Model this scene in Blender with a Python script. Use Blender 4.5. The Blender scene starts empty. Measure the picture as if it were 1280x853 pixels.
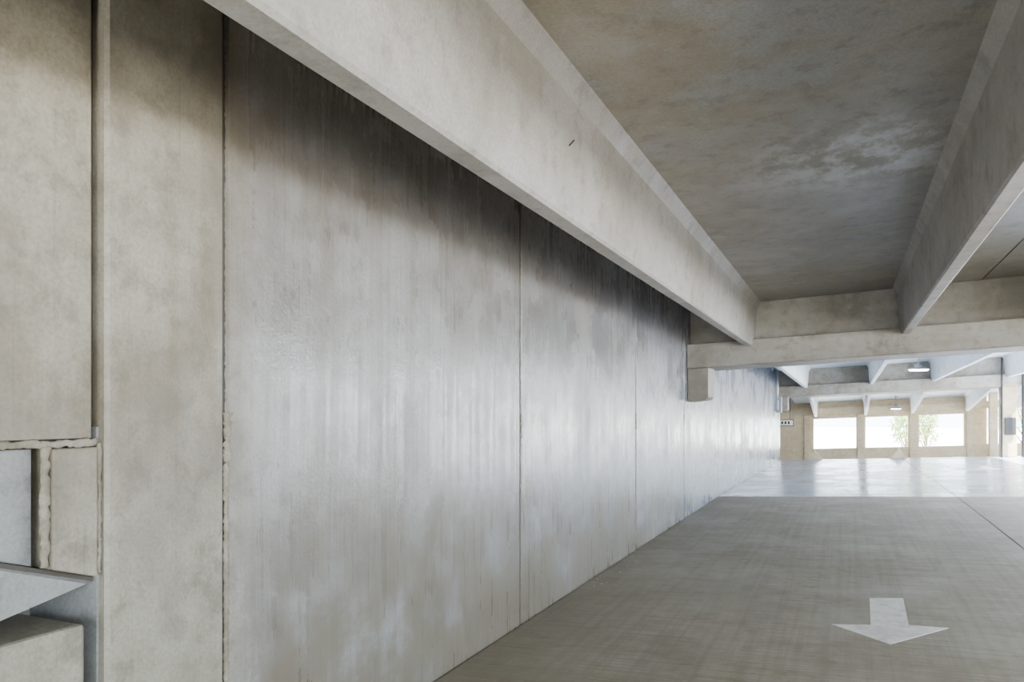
import bpy, bmesh, math, random
from mathutils import Vector
random.seed(7)
EYE=1.6; D=2.2455; TILT=0.044
def drop(y):
    if y<14.5: return 0.0
    if y<28.7: return -0.15*(y-14.5)/14.2
    return -0.15-0.13*(y-28.7)
def W(x,y,z):
    # structure frame: z measured from eye level at left wall; slabs have cross fall and ramp break
    return (x,y,z+EYE+TILT*(x+D)+drop(y))
YB=[14.5,28.7]

# ---------------------------------------------------------------- materials
def new_mat(n):
    m=bpy.data.materials.new(n); m.use_nodes=True
    nt=m.node_tree; b=nt.nodes['Principled BSDF']
    return m,nt,b
def noise(nt,vec,scale,detail=6,rough=.6,dist=0.0):
    n=nt.nodes.new('ShaderNodeTexNoise'); n.inputs['Scale'].default_value=scale
    n.inputs['Detail'].default_value=min(detail,5); n.inputs['Roughness'].default_value=rough
    n.inputs['Distortion'].default_value=dist
    nt.links.new(vec,n.inputs['Vector']); return n.outputs['Fac']
def mapping(nt,vec,sc,loc=(0,0,0)):
    m=nt.nodes.new('ShaderNodeMapping'); m.inputs['Scale'].default_value=sc; m.inputs['Location'].default_value=loc
    nt.links.new(vec,m.inputs['Vector']); return m.outputs['Vector']
def mrange(nt,v,a,b,c=0,d=1,smooth=True):
    m=nt.nodes.new('ShaderNodeMapRange'); m.clamp=True
    if smooth: m.interpolation_type='SMOOTHSTEP'
    nt.links.new(v,m.inputs[0])
    for i,q in enumerate((a,b,c,d)): m.inputs[i+1].default_value=q
    return m.outputs[0]
def mathn(nt,op,a,b=None):
    m=nt.nodes.new('ShaderNodeMath'); m.operation=op
    for i,v in enumerate((a,b)):
        if v is None: continue
        if isinstance(v,(int,float)): m.inputs[i].default_value=v
        else: nt.links.new(v,m.inputs[i])
    return m.outputs[0]
def mix(nt,f,a,b,mode='MIX'):
    m=nt.nodes.new('ShaderNodeMix'); m.data_type='RGBA'; m.blend_type=mode
    if isinstance(f,(int,float)): m.inputs[0].default_value=f
    else: nt.links.new(f,m.inputs[0])
    for i,v in ((6,a),(7,b)):
        if isinstance(v,tuple): m.inputs[i].default_value=(*v,1)
        else: nt.links.new(v,m.inputs[i])
    return m.outputs[2]
def srgb(r,g,b):
    f=lambda c:(c/255/12.92) if c/255<=.04045 else ((c/255+.055)/1.055)**2.4
    return (f(r),f(g),f(b))
def concrete(name,base,stain,pale,streak=(8,8,8),streak_amt=.25,rough=(.5,.8),bump=.15,blotch=.5,grain=60,kind=None,cover=.5,spec=.5):
    m,nt,b=new_mat(name)
    tc=nt.nodes.new('ShaderNodeTexCoord').outputs['Object']
    big=noise(nt,tc,blotch,7,.62,.15)
    big2=noise(nt,mapping(nt,tc,(1,1,1),(13,7,3)),blotch*1.9,8,.68,.1)
    fine=noise(nt,tc,grain,3,.7)
    mid=noise(nt,mapping(nt,tc,(1,1,1),(3,17,9)),7,8,.7)
    stk=noise(nt,mapping(nt,tc,streak),1.0,6,.65)
    c=mix(nt,mathn(nt,'MULTIPLY',mrange(nt,big,.45,.62),cover*1.6),base,stain)
    c=mix(nt,mathn(nt,'MULTIPLY',mrange(nt,big2,.48,.68),.65),c,pale)
    c=mix(nt,mathn(nt,'MULTIPLY',mrange(nt,stk,.42,.68),streak_amt),c,tuple(v*.5 for v in stain))
    c=mix(nt,mathn(nt,'MULTIPLY',mrange(nt,mid,.50,.70),.48),c,tuple(v*.5 for v in stain))
    c=mix(nt,mathn(nt,'MULTIPLY',mrange(nt,mid,.47,.30),.4),c,pale)
    c=mix(nt,mrange(nt,fine,.3,.75,0,.42),c,tuple(v*.42 for v in base))
    sep=nt.nodes.new('ShaderNodeSeparateXYZ'); nt.links.new(tc,sep.inputs[0])
    X,Y,Z=sep.outputs
    ro=mrange(nt,big2,.35,.65,rough[0],rough[1])
    if kind=='wall':
        # tan older panels at the near end, colour mixed steadily bluer further along
        tan=mrange(nt,Y,2.1,2.5,1,0)
        tn=mix(nt,mrange(nt,big,.42,.58),srgb(154,147,128),srgb(122,111,86))
        tn=mix(nt,mrange(nt,mid,.46,.68,0,.5),tn,srgb(88,79,58))
        tn=mix(nt,mrange(nt,fine,.3,.75,0,.4),tn,srgb(82,75,60))
        c=mix(nt,mathn(nt,'MULTIPLY',tan,.9),c,tn)
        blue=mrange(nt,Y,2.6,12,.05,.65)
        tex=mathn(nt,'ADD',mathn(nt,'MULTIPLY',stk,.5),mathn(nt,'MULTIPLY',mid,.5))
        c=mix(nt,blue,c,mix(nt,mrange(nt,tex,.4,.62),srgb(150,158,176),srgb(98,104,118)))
        # cloudy mottling left by the formwork
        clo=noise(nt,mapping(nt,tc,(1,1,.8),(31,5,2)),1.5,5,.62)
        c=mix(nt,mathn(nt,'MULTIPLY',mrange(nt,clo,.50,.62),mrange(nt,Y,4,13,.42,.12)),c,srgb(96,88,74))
        # thin vertical run marks
        run=noise(nt,mapping(nt,tc,(34,34,.55),(5,2,1)),1.0,3,.7)
        c=mix(nt,mathn(nt,'MULTIPLY',mrange(nt,run,.58,.72),mrange(nt,big2,.4,.6,.05,.4)),c,srgb(82,78,74))
        # shade painted in with staining near the top, damp staining at the base
        topn=mathn(nt,'ADD',Z,mathn(nt,'MULTIPLY',mathn(nt,'SUBTRACT',stk,.5),1.5))
        topn=mathn(nt,'ADD',topn,mathn(nt,'MULTIPLY',mathn(nt,'SUBTRACT',big,.5),2.6))
        dk=mathn(nt,'MULTIPLY',mrange(nt,topn,1.5,3.3,0,.2),mrange(nt,Y,1.2,3.0,.3,1))
        c=mix(nt,dk,c,srgb(104,99,93))
        bn=mathn(nt,'ADD',Z,mathn(nt,'MULTIPLY',mathn(nt,'SUBTRACT',big2,.5),5.0))
        lo=mathn(nt,'MULTIPLY',mrange(nt,bn,.0,1.0,.8,0),mrange(nt,Y,9,13,1,0))
        c=mix(nt,lo,c,srgb(102,94,78))
        ro=mathn(nt,'ADD',ro,mathn(nt,'MULTIPLY',tan,.25))
        ro=mathn(nt,'ADD',ro,mathn(nt,'MULTIPLY',lo,.15))
        ro=mathn(nt,'ADD',ro,mrange(nt,stk,.35,.65,-.05,.10))
    if kind=='ceiling':
        # efflorescence bloom on the soffit
        vd=nt.nodes.new('ShaderNodeVectorMath'); vd.operation='DISTANCE'
        nt.links.new(tc,vd.inputs[0]); vd.inputs[1].default_value=(.12,5.5,3.4)
        e=mathn(nt,'MULTIPLY',mrange(nt,vd.outputs['Value'],.2,1.15,1,0),mrange(nt,noise(nt,mapping(nt,tc,(1.5,1,1)),2.6,10,.72),.40,.62))
        c=mix(nt,mathn(nt,'MULTIPLY',e,.75),c,srgb(212,216,224))
    if kind=='floor':
        # broom finish: fine lines across the lane
        br=noise(nt,mapping(nt,tc,(1.2,80,1)),1.0,3,.6)
        c=mix(nt,mrange(nt,br,.38,.66,0,.65),c,tuple(v*.42 for v in base))
        ty=noise(nt,mapping(nt,tc,(18,.35,1)),1.0,5,.6)
        c=mix(nt,mrange(nt,ty,.42,.66,0,.35),c,tuple(v*.6 for v in stain))
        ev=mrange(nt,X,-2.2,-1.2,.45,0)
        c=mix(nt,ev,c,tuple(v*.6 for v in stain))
        stk=br
    nt.links.new(c,b.inputs['Base Color'])
    nt.links.new(ro,b.inputs['Roughness'])
    b.inputs['Specular IOR Level'].default_value=spec
    bp=nt.nodes.new('ShaderNodeBump'); bp.inputs['Strength'].default_value=bump; bp.inputs['Distance'].default_value=.01
    h=mathn(nt,'ADD',mathn(nt,'MULTIPLY',stk,.9),mathn(nt,'MULTIPLY',fine,.35))
    h=mathn(nt,'ADD',h,mathn(nt,'MULTIPLY',mid,.25 if kind=='floor' else .9))
    nt.links.new(h,bp.inputs['Height']); nt.links.new(bp.outputs[0],b.inputs['Normal'])
    return m
def plain(name,col,rough=.5,metal=0,emit=None,es=0,var=.15):
    m,nt,b=new_mat(name)
    tc=nt.nodes.new('ShaderNodeTexCoord').outputs['Object']
    n=noise(nt,tc,14,5)
    c=mix(nt,mrange(nt,n,.35,.7,0,var),col,tuple(v*.4 for v in col))
    nt.links.new(c,b.inputs['Base Color'])
    b.inputs['Roughness'].default_value=rough; b.inputs['Metallic'].default_value=metal
    if emit: b.inputs['Emission Color'].default_value=(*emit,1); b.inputs['Emission Strength'].default_value=es
    return m
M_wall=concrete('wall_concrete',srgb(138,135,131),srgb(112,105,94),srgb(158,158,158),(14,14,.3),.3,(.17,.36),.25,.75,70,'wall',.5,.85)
M_beam=concrete('beam_concrete',srgb(166,164,161),srgb(148,144,136),srgb(178,177,176),(5,.8,5),.15,(.45,.7),.12,.8,80)
M_girder=concrete('girder_concrete',srgb(152,147,137),srgb(122,113,97),srgb(168,165,159),(1,5,5),.25,(.45,.7),.12,.9,80)
M_ceil=concrete('soffit_concrete',srgb(160,156,148),srgb(144,136,119),srgb(162,167,177),(2,1,2),.15,(.35,.55),.12,.8,70,'ceiling',.5)
M_ceil2=concrete('soffit_concrete_lit',srgb(230,235,242),srgb(220,224,228),srgb(238,242,248),(2,1,2),.03,(.35,.55),.12,.7,20,None,.5)  # soffit copy lightened to carry the stronger daylight past the first girder
M_beam2=concrete('beam_concrete_lit',srgb(226,230,235),srgb(212,214,214),srgb(234,237,240),(5,.8,5),.05,(.45,.7),.12,.8,20)  # stem copy with the brighter bays' light put into its colour
M_floor=concrete('broom_floor_concrete',srgb(164,154,134),srgb(140,128,105),srgb(178,171,157),(1,90,1),.15,(.42,.62),.35,.6,90,'floor')
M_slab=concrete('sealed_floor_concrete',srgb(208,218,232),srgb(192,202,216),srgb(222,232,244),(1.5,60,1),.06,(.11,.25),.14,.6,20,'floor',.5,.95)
M_tan=concrete('tan_precast_concrete',srgb(214,194,160),srgb(194,172,136),srgb(228,214,188),(2,2,2),.1,(.6,.8),.1,.9,60)
M_grey=concrete('pale_pocket_concrete',srgb(146,147,146),srgb(124,123,118),srgb(158,159,159),(3,3,3),.1,(.5,.7),.12,1.2,80)
M_caulk=plain('joint_sealant',srgb(68,64,56),.7)
M_grout=concrete('rough_grout',srgb(152,145,128),srgb(118,109,90),srgb(168,163,148),(20,20,20),.3,(.7,.9),.8,3,50)
M_white=concrete('worn_white_paint',srgb(246,245,241),srgb(234,232,226),srgb(252,252,250),(1,120,1),.1,(.5,.7),.2,3,20)
M_metal=plain('galvanised_metal',srgb(150,152,155),.4,.8)
M_black=plain('black_metal',srgb(40,40,42),.5)
M_lens=plain('lamp_lens',srgb(250,250,245),.4,0,(1,.97,.9),16)
M_signw=plain('sign_white',srgb(235,235,230),.5,0,(1,1,1),.4)
M_leaf=plain('leaf_green',srgb(130,158,82),.6,var=.6)
M_bark=plain('bark',srgb(110,92,72),.9)
M_ground=plain('exterior_paving',srgb(222,220,214),.9)
M_rock=plain('debris_chips',srgb(205,198,180),.9)

# ---------------------------------------------------------------- mesh helpers
def finish(bm,name,mats,parent=None,bevel=0,smooth=False):
    bmesh.ops.recalc_face_normals(bm,faces=bm.faces)
    me=bpy.data.meshes.new(name); bm.to_mesh(me); bm.free()
    for m in (mats if isinstance(mats,(list,tuple)) else [mats]): me.materials.append(m)
    o=bpy.data.objects.new(name,me); bpy.context.collection.objects.link(o)
    if bevel:
        md=o.modifiers.new('edge','BEVEL'); md.width=bevel; md.segments=2; md.limit_method='ANGLE'
    if smooth:
        for p in me.polygons: p.use_smooth=True
    if parent: o.parent=parent
    return o
def empty(name):
    e=bpy.data.objects.new(name,None); bpy.context.collection.objects.link(e); return e
def prism_y(bm,prof,y0,y1,mat=0,f=W):
    """extrude (x,z) profile along y, following ramp breaks"""
    ys=[y0]+[b for b in YB if y0<b<y1]+[y1]
    rings=[[bm.verts.new(f(x,y,z)) for x,z in prof] for y in ys]
    n=len(prof)
    for a,b in zip(rings,rings[1:]):
        for i in range(n):
            fc=bm.faces.new((a[i],a[(i+1)%n],b[(i+1)%n],b[i])); fc.material_index=mat
    for r in (rings[0],rings[-1]):
        fc=bm.faces.new(r); fc.material_index=mat
def prism_x(bm,prof,x0,x1,mat=0,f=W):
    a=[bm.verts.new(f(x0,y,z)) for y,z in prof]; b=[bm.verts.new(f(x1,y,z)) for y,z in prof]
    n=len(prof)
    for i in range(n):
        fc=bm.faces.new((a[i],a[(i+1)%n],b[(i+1)%n],b[i])); fc.material_index=mat
    for r in (a,b):
        fc=bm.faces.new(r); fc.material_index=mat
def box(bm,x0,x1,y0,y1,z0,z1,mat=0,f=W):
    prism_x(bm,[(y0,z0),(y1,z0),(y1,z1),(y0,z1)],x0,x1,mat,f)
def R(x,y,z): return (x,y,z+EYE)   # true vertical
def cyl(bm,p0,p1,r0,r1=None,seg=16,mat=0):
    r1=r0 if r1 is None else r1
    p0=Vector(p0);p1=Vector(p1);d=(p1-p0).normalized()
    u=d.orthogonal().normalized();v=d.cross(u)
    A=[];B=[]
    for i in range(seg):
        t=2*math.pi*i/seg;o=u*math.cos(t)+v*math.sin(t)
        A.append(bm.verts.new(p0+o*r0));B.append(bm.verts.new(p1+o*r1))
    for i in range(seg):
        f=bm.faces.new((A[i],A[(i+1)%seg],B[(i+1)%seg],B[i]));f.material_index=mat
    for r in (A,B):
        f=bm.faces.new(r);f.material_index=mat

CEIL=1.60
YBACK=-9.0; YFAR=37.0; XR=9.4
G1=11.5; G2=27.9; YC=3.5

# ---------------------------------------------------------------- floor
bm=bmesh.new()
def floor_piece(x0,x1,y0,y1,mat):
    prism_y(bm,[(x0,-1.6),(x1,-1.6),(x1,-1.9),(x0,-1.9)],y0,y1,mat)
g=.014
xj=[-2.24,1.67,5.57,XR+.4]
for i in range(3):
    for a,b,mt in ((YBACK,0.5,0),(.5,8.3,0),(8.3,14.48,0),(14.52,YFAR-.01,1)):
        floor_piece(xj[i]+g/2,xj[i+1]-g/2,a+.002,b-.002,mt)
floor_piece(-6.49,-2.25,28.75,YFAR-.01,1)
prism_y(bm,[(-2.24,-1.612),(XR+.3,-1.612),(XR+.3,-1.89),(-2.24,-1.89)],YBACK+.02,YFAR-.02,2)
finish(bm,'floor',[M_floor,M_slab,M_caulk])

# ---------------------------------------------------------------- ceiling (tee flanges) - unseen third tee line left open in parts to add daylight
bm=bmesh.new()
tees=[-.31,3.59,7.49]
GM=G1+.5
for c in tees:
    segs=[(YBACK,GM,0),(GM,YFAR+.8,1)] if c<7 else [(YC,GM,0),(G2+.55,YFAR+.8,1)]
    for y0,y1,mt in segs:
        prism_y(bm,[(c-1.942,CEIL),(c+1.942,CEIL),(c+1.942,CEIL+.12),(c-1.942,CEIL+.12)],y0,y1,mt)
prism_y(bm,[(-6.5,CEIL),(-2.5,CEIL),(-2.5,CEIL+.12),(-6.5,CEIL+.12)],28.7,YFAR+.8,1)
prism_y(bm,[(-2.6,CEIL+.065),(-2.2,CEIL+.065),(-2.2,CEIL+.2),(-2.6,CEIL+.2)],YBACK,YFAR+.8)
prism_y(bm,[(-6.5,CEIL+.1),(5.53,CEIL+.1),(5.53,CEIL+.3),(-6.5,CEIL+.3)],YBACK,YFAR+.8)
prism_y(bm,[(5.5,CEIL+.1),(5.6,CEIL+.1),(5.6,CEIL+.3),(5.5,CEIL+.3)],YC,GM)
finish(bm,'ceiling',[M_ceil,M_ceil2])

# ---------------------------------------------------------------- tee stems
def stem(cx,y0,y1,m=None):
    bm=bmesh.new(); zb=.93; c=.015
    prof=[(cx-.058+c,zb),(cx+.058-c,zb),(cx+.058,zb+c),(cx+.09,CEIL-.09),(cx+.15,CEIL),(cx-.15,CEIL),(cx-.09,CEIL-.09),(cx-.058,zb+c)]
    prism_y(bm,prof,y0,y1)
    return finish(bm,'concrete_beam',m or M_beam)
for c in tees:
    for s in (-1.03,1.03):
        if c<7:
            stem(c+s,YBACK+.05,G1+.24)
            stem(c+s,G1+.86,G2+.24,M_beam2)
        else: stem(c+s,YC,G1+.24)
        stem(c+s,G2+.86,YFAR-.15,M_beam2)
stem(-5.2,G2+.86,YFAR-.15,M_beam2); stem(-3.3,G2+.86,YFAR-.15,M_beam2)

# ---------------------------------------------------------------- girders
def girder(y,x0,x1):
    bm=bmesh.new()
    z0=.66;z1=1.03;c=.015
    prof=[(y+c,z0),(y+1.1-c,z0),(y+1.1,z0+c),(y+1.1,z1-c),(y+1.1-c,z1),(y+.85,z1),(y+.85,CEIL),(y+.25,CEIL),(y+.25,z1),(y+c,z1),(y,z1-c),(y,z0+c)]
    prism_x(bm,prof,x0,x1)
    return finish(bm,'concrete_girder',M_girder)
girder(G1,-2.235,XR); girder(G2,-2.235,XR)
girder(G2,-6.4,-2.46)

def corbel(y):
    bm=bmesh.new()
    prof=[(-2.24,.15),(-1.97,.17),(-1.93,.21),(-1.93,.655),(-2.24,.655)]
    prism_y(bm,prof,y+.05,y+.62)
    finish(bm,'concrete_corbel',M_girder,bevel=.008)
corbel(G1); corbel(G2)

# ---------------------------------------------------------------- left wall
bm=bmesh.new()
joints=[2.226,5.16,8.51,11.3,14.56,17.96,21.3,24.8,28.7]
def panel(y0,y1,z0,z1,x=-D,thick=.2,m=0,c=.012):
    prof=[(x-thick,y0),(x-c,y0),(x,y0+c),(x,y1-c),(x-c,y1),(x-thick,y1)]
    a=[bm.verts.new((px,py,z0+EYE)) for px,py in prof]; b=[bm.verts.new((px,py,z1+EYE)) for px,py in prof]
    n=len(prof)
    for i in range(n):
        f=bm.faces.new((a[i],a[(i+1)%n],b[(i+1)%n],b[i])); f.material_index=m
    for r in (a,b):
        f=bm.faces.new(r); f.material_index=m
ZB=-1.85; ZT=1.66
j=.015
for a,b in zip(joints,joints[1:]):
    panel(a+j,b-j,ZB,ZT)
panel(1.70,2.226-j,ZB,ZT,x=-D+.018)
panel(-1.2,1.680,-.085,ZT,x=-D-.016)
panel(-4.2,-1.216,ZB,ZT); panel(-7.2,-4.216,ZB,ZT); panel(YBACK,-7.216,ZB,ZT)
panel(-1.2,1.0,ZB,-.105,x=-D-.012)
for y0,y1 in ((1.71,28.68),(YBACK,.99)):
    box(bm,-D-.22,-D-.05,y0,y1,ZB,ZT,1,f=R)
box(bm,-D-.22,-D-.05,.95,1.75,-.1,ZT,1,f=R)
finish(bm,'wall_left',[M_wall,M_caulk])

pk=empty('wall_pocket_connection')
bm=bmesh.new()
box(bm,-D-.42,-D-.36,.9,1.75,-1.75,-.05,0,f=R)
box(bm,-D-.42,-D-.06,.9,1.75,-.095,.0,0,f=R)
box(bm,-D-.42,-D-.06,.9,1.75,-1.85,-1.7,0,f=R)
box(bm,-D-.4,-D-.02,1.692,1.76,-1.75,-.05,0,f=R)
box(bm,-D-.4,-D-.05,.94,1.0,-1.75,-.05,0,f=R)
finish(bm,'recess_lining',M_grey,pk)
bm=bmesh.new()
def zA(y): return -.436-.342*(y-1.37)
prism_x(bm,[(1.01,-.115),(1.50,-.115),(1.50,zA(1.5)),(1.01,zA(1.01))],-D-.25,-D-.055,0,f=R)
finish(bm,'recessed_panel',M_grey,pk,bevel=.004)
bm=bmesh.new()
prism_x(bm,[(1.527,-.115),(1.680,-.115),(1.680,zA(1.68)),(1.527,zA(1.527))],-D-.2,-D+.004,0,f=R)
finish(bm,'infill_block',M_wall,pk,bevel=.006)
bm=bmesh.new()
prism_x(bm,[(1.01,zA(1.01)-.002),(1.685,zA(1.685)-.002),(1.685,zA(1.685)-.016),(1.01,zA(1.01)-.02)],-D-.3,-D-.03,0,f=R)  # dark strip modelled for the shadow line, in the sealant colour
finish(bm,'pocket_shade_strip',M_caulk,pk)
bm=bmesh.new()
# wedge-shaped haunch below the shade strip
a=[(1.01,zA(1.01)-.02),(1.685,zA(1.685)-.016),(1.685,-.572),(1.01,-.70)]
F1=[bm.verts.new(R(-D-.03,y,z)) for y,z in a[:2]]+[bm.verts.new(R(-D-.06,y,z)) for y,z in a[2:]]
B1=[bm.verts.new(R(-D-.35,y,z)) for y,z in a]
bm.faces.new(F1);bm.faces.new(B1)
for i in range(4): bm.faces.new((F1[i],F1[(i+1)%4],B1[(i+1)%4],B1[i]))
finish(bm,'pocket_haunch',M_grey,pk)
bm=bmesh.new()
box(bm,-D-.34,-D+.012,1.02,1.63,-1.6,-.680,0,f=R)
finish(bm,'bearing_block',M_wall,pk,bevel=.014)
def bead(name,pts,r,par=None,jit=.5,mat=None):
    bm=bmesh.new()
    path=[]
    for (p,q) in zip(pts,pts[1:]):
        p=Vector(p);q=Vector(q);n=max(2,int((q-p).length/.012))
        for i in range(n): path.append(p.lerp(q,i/n))
    path.append(Vector(pts[-1]))
    rings=[]
    for k,p in enumerate(path):
        d=(path[min(k+1,len(path)-1)]-path[max(k-1,0)]).normalized()
        u=Vector((1,0,0)); v=d.cross(u).normalized()
        rr=r*(1+random.uniform(-jit,jit)); o=Vector((0,random.uniform(-1,1)*r*.25,random.uniform(-1,1)*r*.25))
        rings.append([bm.verts.new(p+o+(u*math.cos(t)*.5+v*math.sin(t))*rr) for t in [2*math.pi*i/8 for i in range(8)]])
    for a,b in zip(rings,rings[1:]):
        for i in range(8): bm.faces.new((a[i],a[(i+1)%8],b[(i+1)%8],b[i]))
    bm.faces.new(rings[0]);bm.faces.new(rings[-1])
    return finish(bm,name,mat or M_grout,par,smooth=True)
e=EYE
bead('grout_top',[(-D-.012,1.01,-.100+e),(-D-.012,1.69,-.100+e)],.013,pk,.25)
bead('grout_side',[(-D-.012,1.513,-.11+e),(-D-.012,1.513,-.48+e)],.015,pk,.3)
bead('grout_outer',[(-D-.006,1.692,-.10+e),(-D-.006,1.692,-.53+e)],.009,pk,.3)
tr=empty('trim_wall_joints')
bead('joint_sealant_near',[(-D-.008,2.226,ZB+.25+e),(-D-.008,2.226,1.55+e)],.012,tr,.2,M_caulk)
bead('grout_smear',[(-D+.004,2.236,-.2+e),(-D+.004,2.238,.0+e)],.020,tr,.5)
bead('grout_smear_low',[(-D+.003,2.234,-1.3+e),(-D+.003,2.232,-.2+e)],.015,tr,.35)
for y in joints[1:4]:
    bead('joint_sealant',[(-D-.010,y,ZB+.25+e),(-D-.010,y,1.55+e)],.014,tr,.15,M_caulk)
    bead('joint_patch',[(-D+.000,y+.008,-.2+e),(-D+.000,y+.008,-.02+e)],.014,tr,.5,M_grout)

# ---------------------------------------------------------------- far wall with openings
bm=bmesh.new()
wins=[(-1.44,.33),(.72,2.40),(2.83,4.51)]
zs,zt=-1.74,-.38
dr=drop(YFAR)
def F(x,y,z): return (x,y,z+EYE+TILT*(x+D))
xs=[-6.5]+[v for w in wins for v in w]+[5.35]
box(bm,-6.5,5.35,YFAR,YFAR+.25,-3.2,zs,0,f=F)
box(bm,-6.5,5.35,YFAR,YFAR+.25,zt,CEIL+dr+.05,0,f=F)
for a,b in zip(xs[0::2],xs[1::2]): box(bm,a,b,YFAR,YFAR+.25,zs,zt,0,f=F)
box(bm,5.35,XR,YFAR,YFAR+.25,-3.2,zs+.05,0,f=F)
for x in (.525,2.615,4.75,-1.7): box(bm,x-.14,x+.14,YFAR-.08,YFAR,-3.2,-.2,0,f=F)
box(bm,-6.5,XR,YFAR-.14,YFAR,zt+.2,zt+.5,0,f=F)
finish(bm,'wall_far',M_tan,bevel=.01)
bm=bmesh.new(); box(bm,-6.7,-6.5,27,YFAR+.2,-3.2,1.7,0,f=F)
finish(bm,'wall_side',M_tan)
bm=bmesh.new(); box(bm,-6.5,-D-.23,27.3,27.5,-3.2,1.7,0,f=F)
finish(bm,'wall_return',M_tan)
bm=bmesh.new()
prism_y(bm,[(XR,-1.9),(XR+.2,-1.9),(XR+.2,-1.1),(XR,-1.1)],YBACK,YFAR)
finish(bm,'wall_right',M_tan,bevel=.01)
def column(x,y,w=.45,d=.5,top=.655,bot=-1.6):
    bm=bmesh.new()
    box(bm,x-w/2,x+w/2,y,y+d,bot,top)
    return finish(bm,'concrete_column',M_tan,bevel=.02)
column(4.68,G2+.3,.42,.5)
for y in (G1+.3,G2+.3): column(XR-.25,y)
column(5.5,YFAR-.65,.3,.4,top=1.6)
column(XR-.25,YC,top=1.6)

# ---------------------------------------------------------------- arrows
def arrow(name,pts):
    bm=bmesh.new()
    a=[bm.verts.new(W(x,y,-1.598)) for x,y in pts]; b=[bm.verts.new(W(x,y,-1.6)) for x,y in pts]
    n=len(pts)
    bm.faces.new(a);bm.faces.new(b)
    for i in range(n): bm.faces.new((a[i],a[(i+1)%n],b[(i+1)%n],b[i]))
    finish(bm,name,M_white)
base=[(.157,6.64),(.400,6.70),(.385,5.87),(.625,5.86),(.2475,5.361),(-.104,5.756),(.145,5.81)]
arrow('painted_arrow',base)
arrow('painted_arrow',[(x+3.0,(y-6)*1.2+22.5) for x,y in base])

# ---------------------------------------------------------------- pendant lights
def pendant(x,y,z,r):
    p=empty('pendant_light')
    ztop=W(x,y,CEIL)[2]; zz=z+EYE
    bm=bmesh.new()
    cyl(bm,(x,y,zz+.08),(x,y,ztop),.012,seg=8)
    cyl(bm,(x,y,ztop-.04),(x,y,ztop),.06)
    finish(bm,'rod',M_metal,p)
    bm=bmesh.new()
    cyl(bm,(x,y,zz+.02),(x,y,zz+.07),r,r*.75,24); cyl(bm,(x,y,zz+.07),(x,y,zz+.17),r*.45,r*.35,20)
    for k in range(10):
        t=2*math.pi*k/10; c,s=math.cos(t),math.sin(t)
        cyl(bm,(x+c*r*.4,y+s*r*.4,zz+.09),(x+c*r*.75,y+s*r*.75,zz+.09),.008,seg=6)
    finish(bm,'housing',M_metal,p)
    bm=bmesh.new(); cyl(bm,(x,y,zz-.02),(x,y,zz+.02),r*.8,r*.95,24)
    finish(bm,'lens',M_lens,p)
pendant(1.89,24.9,1.22,.29)
pendant(2.0,33.4,.78,.25)
pendant(1.87,36.0,.12,.22)

# ---------------------------------------------------------------- services
bm=bmesh.new()
box(bm,-D+.005,-D+.18,27.0,27.3,.1,.65); box(bm,-D+.005,-D+.1,26.6,26.85,.2,.5)
finish(bm,'electrical_box',M_metal,bevel=.01)
bm=bmesh.new()
cyl(bm,R(-D+.06,26.72,.45),R(-D+.06,26.72,1.4),.025,seg=10)
cyl(bm,R(-D+.06,27.15,.6),R(-D+.06,27.15,1.4),.025,seg=10)
finish(bm,'conduit_pipe',M_metal)
sg=empty('exit_sign')
bm=bmesh.new(); box(bm,-2.62,-1.95,31,31.04,.42-.95,.62-.95,f=R); finish(bm,'panel',M_signw,sg)
bm=bmesh.new()
for a,b_,c_,d_ in ((-2.65,-1.92,.62,.65),(-2.65,-1.92,.39,.42),(-2.65,-2.62,.39,.65),(-1.95,-1.92,.39,.65)):
    box(bm,a,b_,30.99,31.05,c_-.95,d_-.95,f=R)
for k in range(4):
    x=-2.5+k*.12; box(bm,x,x+.07,30.985,31.0,.46-.95,.58-.95,f=R)
cyl(bm,R(-2.5,31.02,-.3),R(-2.5,31.02,1.15),.015,seg=8); cyl(bm,R(-2.05,31.02,-.3),R(-2.05,31.02,1.15),.015,seg=8)
finish(bm,'frame_and_letters',M_black,sg)
bm=bmesh.new()
cyl(bm,W(5.0,27.8,-1.6),W(5.0,27.8,1.55),.06); cyl(bm,W(4.42,27.8,-1.6),W(4.42,27.8,1.55),.03)
finish(bm,'drain_pipe',M_black)
bm=bmesh.new(); box(bm,4.55,4.85,28.1,28.17,-.9,-.35); finish(bm,'fire_extinguisher_cabinet',M_black,bevel=.01)
def bracket(x,y):
    bm=bmesh.new()
    prism_y(bm,[(x-.28,-1.6),(x+.28,-1.6),(x+.07,-1.33),(x-.07,-1.33)],y,y+.3)
    cyl(bm,W(x,y+.15,-1.34),W(x,y+.15,-1.22),.04,seg=10)
    finish(bm,'ramp_anchor_bracket',M_tan,bevel=.01)
bracket(-1.1,28.4); bracket(1.55,28.4)

bm=bmesh.new()
for i in range(60):
    y=random.uniform(6.5,12.5); x=-D+abs(random.gauss(0,.3))+.03; s=random.uniform(.002,.007)
    p=Vector(W(x,y,-1.6))+Vector((0,0,s*.4))
    r=bmesh.ops.create_icosphere(bm,subdivisions=1,radius=s)
    for v in r['verts']:
        v.co=Vector((v.co.x*random.uniform(.7,1.4),v.co.y*random.uniform(.7,1.4),v.co.z*.6))+p
finish(bm,'concrete_debris',M_rock)
bm=bmesh.new(); cyl(bm,R(-1.262,3.50,1.32),R(-1.24,3.515,1.35),.004,seg=8)
finish(bm,'tie_wire_stub',M_black)

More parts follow.
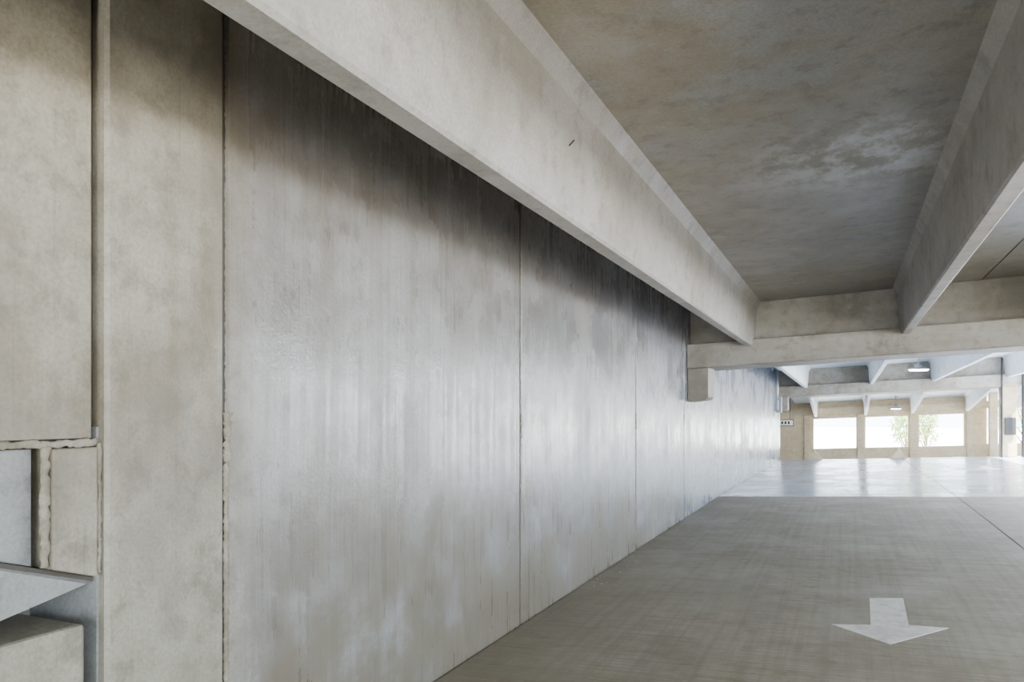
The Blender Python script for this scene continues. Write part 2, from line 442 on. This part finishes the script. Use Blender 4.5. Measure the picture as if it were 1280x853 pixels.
# ---------------------------------------------------------------- exterior
bm=bmesh.new()
v=[bm.verts.new(p) for p in ((-120,-80,-2.2),(150,-80,-2.2),(150,200,-2.2),(-120,200,-2.2))]
bm.faces.new(v); finish(bm,'ground_exterior',M_ground)
def tree(x,y,h,r):
    t=empty('leafy_tree')
    bm=bmesh.new()
    b0=Vector((x,y,-2.2)); cyl(bm,b0,b0+Vector((.1,0,h*.6)),.12,.07,10)
    tips=[]
    for k in range(9):
        a=k*2.4; q=b0+Vector((math.cos(a)*r*.6,math.sin(a)*r*.6,h*(.55+.045*k))); tips.append(q)
        cyl(bm,b0+Vector((.05,0,h*(.3+.03*k))),q,.05,.015,6)
    finish(bm,'trunk',M_bark,t)
    bm=bmesh.new()
    for i in range(1800):
        q=random.choice(tips); p=q+Vector([random.gauss(0,r*.28) for _ in range(3)])
        n=Vector([random.gauss(0,1) for _ in range(3)]).normalized(); u=n.orthogonal().normalized()*random.uniform(.04,.09); w=n.cross(u)*.55
        bm.faces.new([bm.verts.new(p+k) for k in (u,w,-u,-w)])
    finish(bm,'foliage',M_leaf,t)
tree(2.9,47,4.0,.7); tree(4.1,50,4.2,.7); tree(9,50,5.5,1.7)

# ---------------------------------------------------------------- light
w=bpy.data.worlds.new('sky'); bpy.context.scene.world=w; w.use_nodes=True
bg=w.node_tree.nodes['Background']; bg.inputs[0].default_value=(.78,.89,1,1); bg.inputs[1].default_value=13.5
s=bpy.data.lights.new('sun','SUN'); s.energy=90; s.angle=math.radians(2); s.color=(1,.98,.97)
so=bpy.data.objects.new('sun',s); bpy.context.collection.objects.link(so)
so.rotation_euler=Vector((-.33,.3,-.85)).to_track_quat('-Z','Y').to_euler()

cam=bpy.data.cameras.new('camera'); co=bpy.data.objects.new('camera',cam); bpy.context.collection.objects.link(co)
co.location=(0,0,EYE); co.rotation_euler=(math.radians(90),0,math.atan(420/935))
cam.sensor_width=36; cam.lens=935/1280*36; cam.shift_y=88.5/1280; cam.clip_start=.05; cam.clip_end=500
bpy.context.scene.camera=co
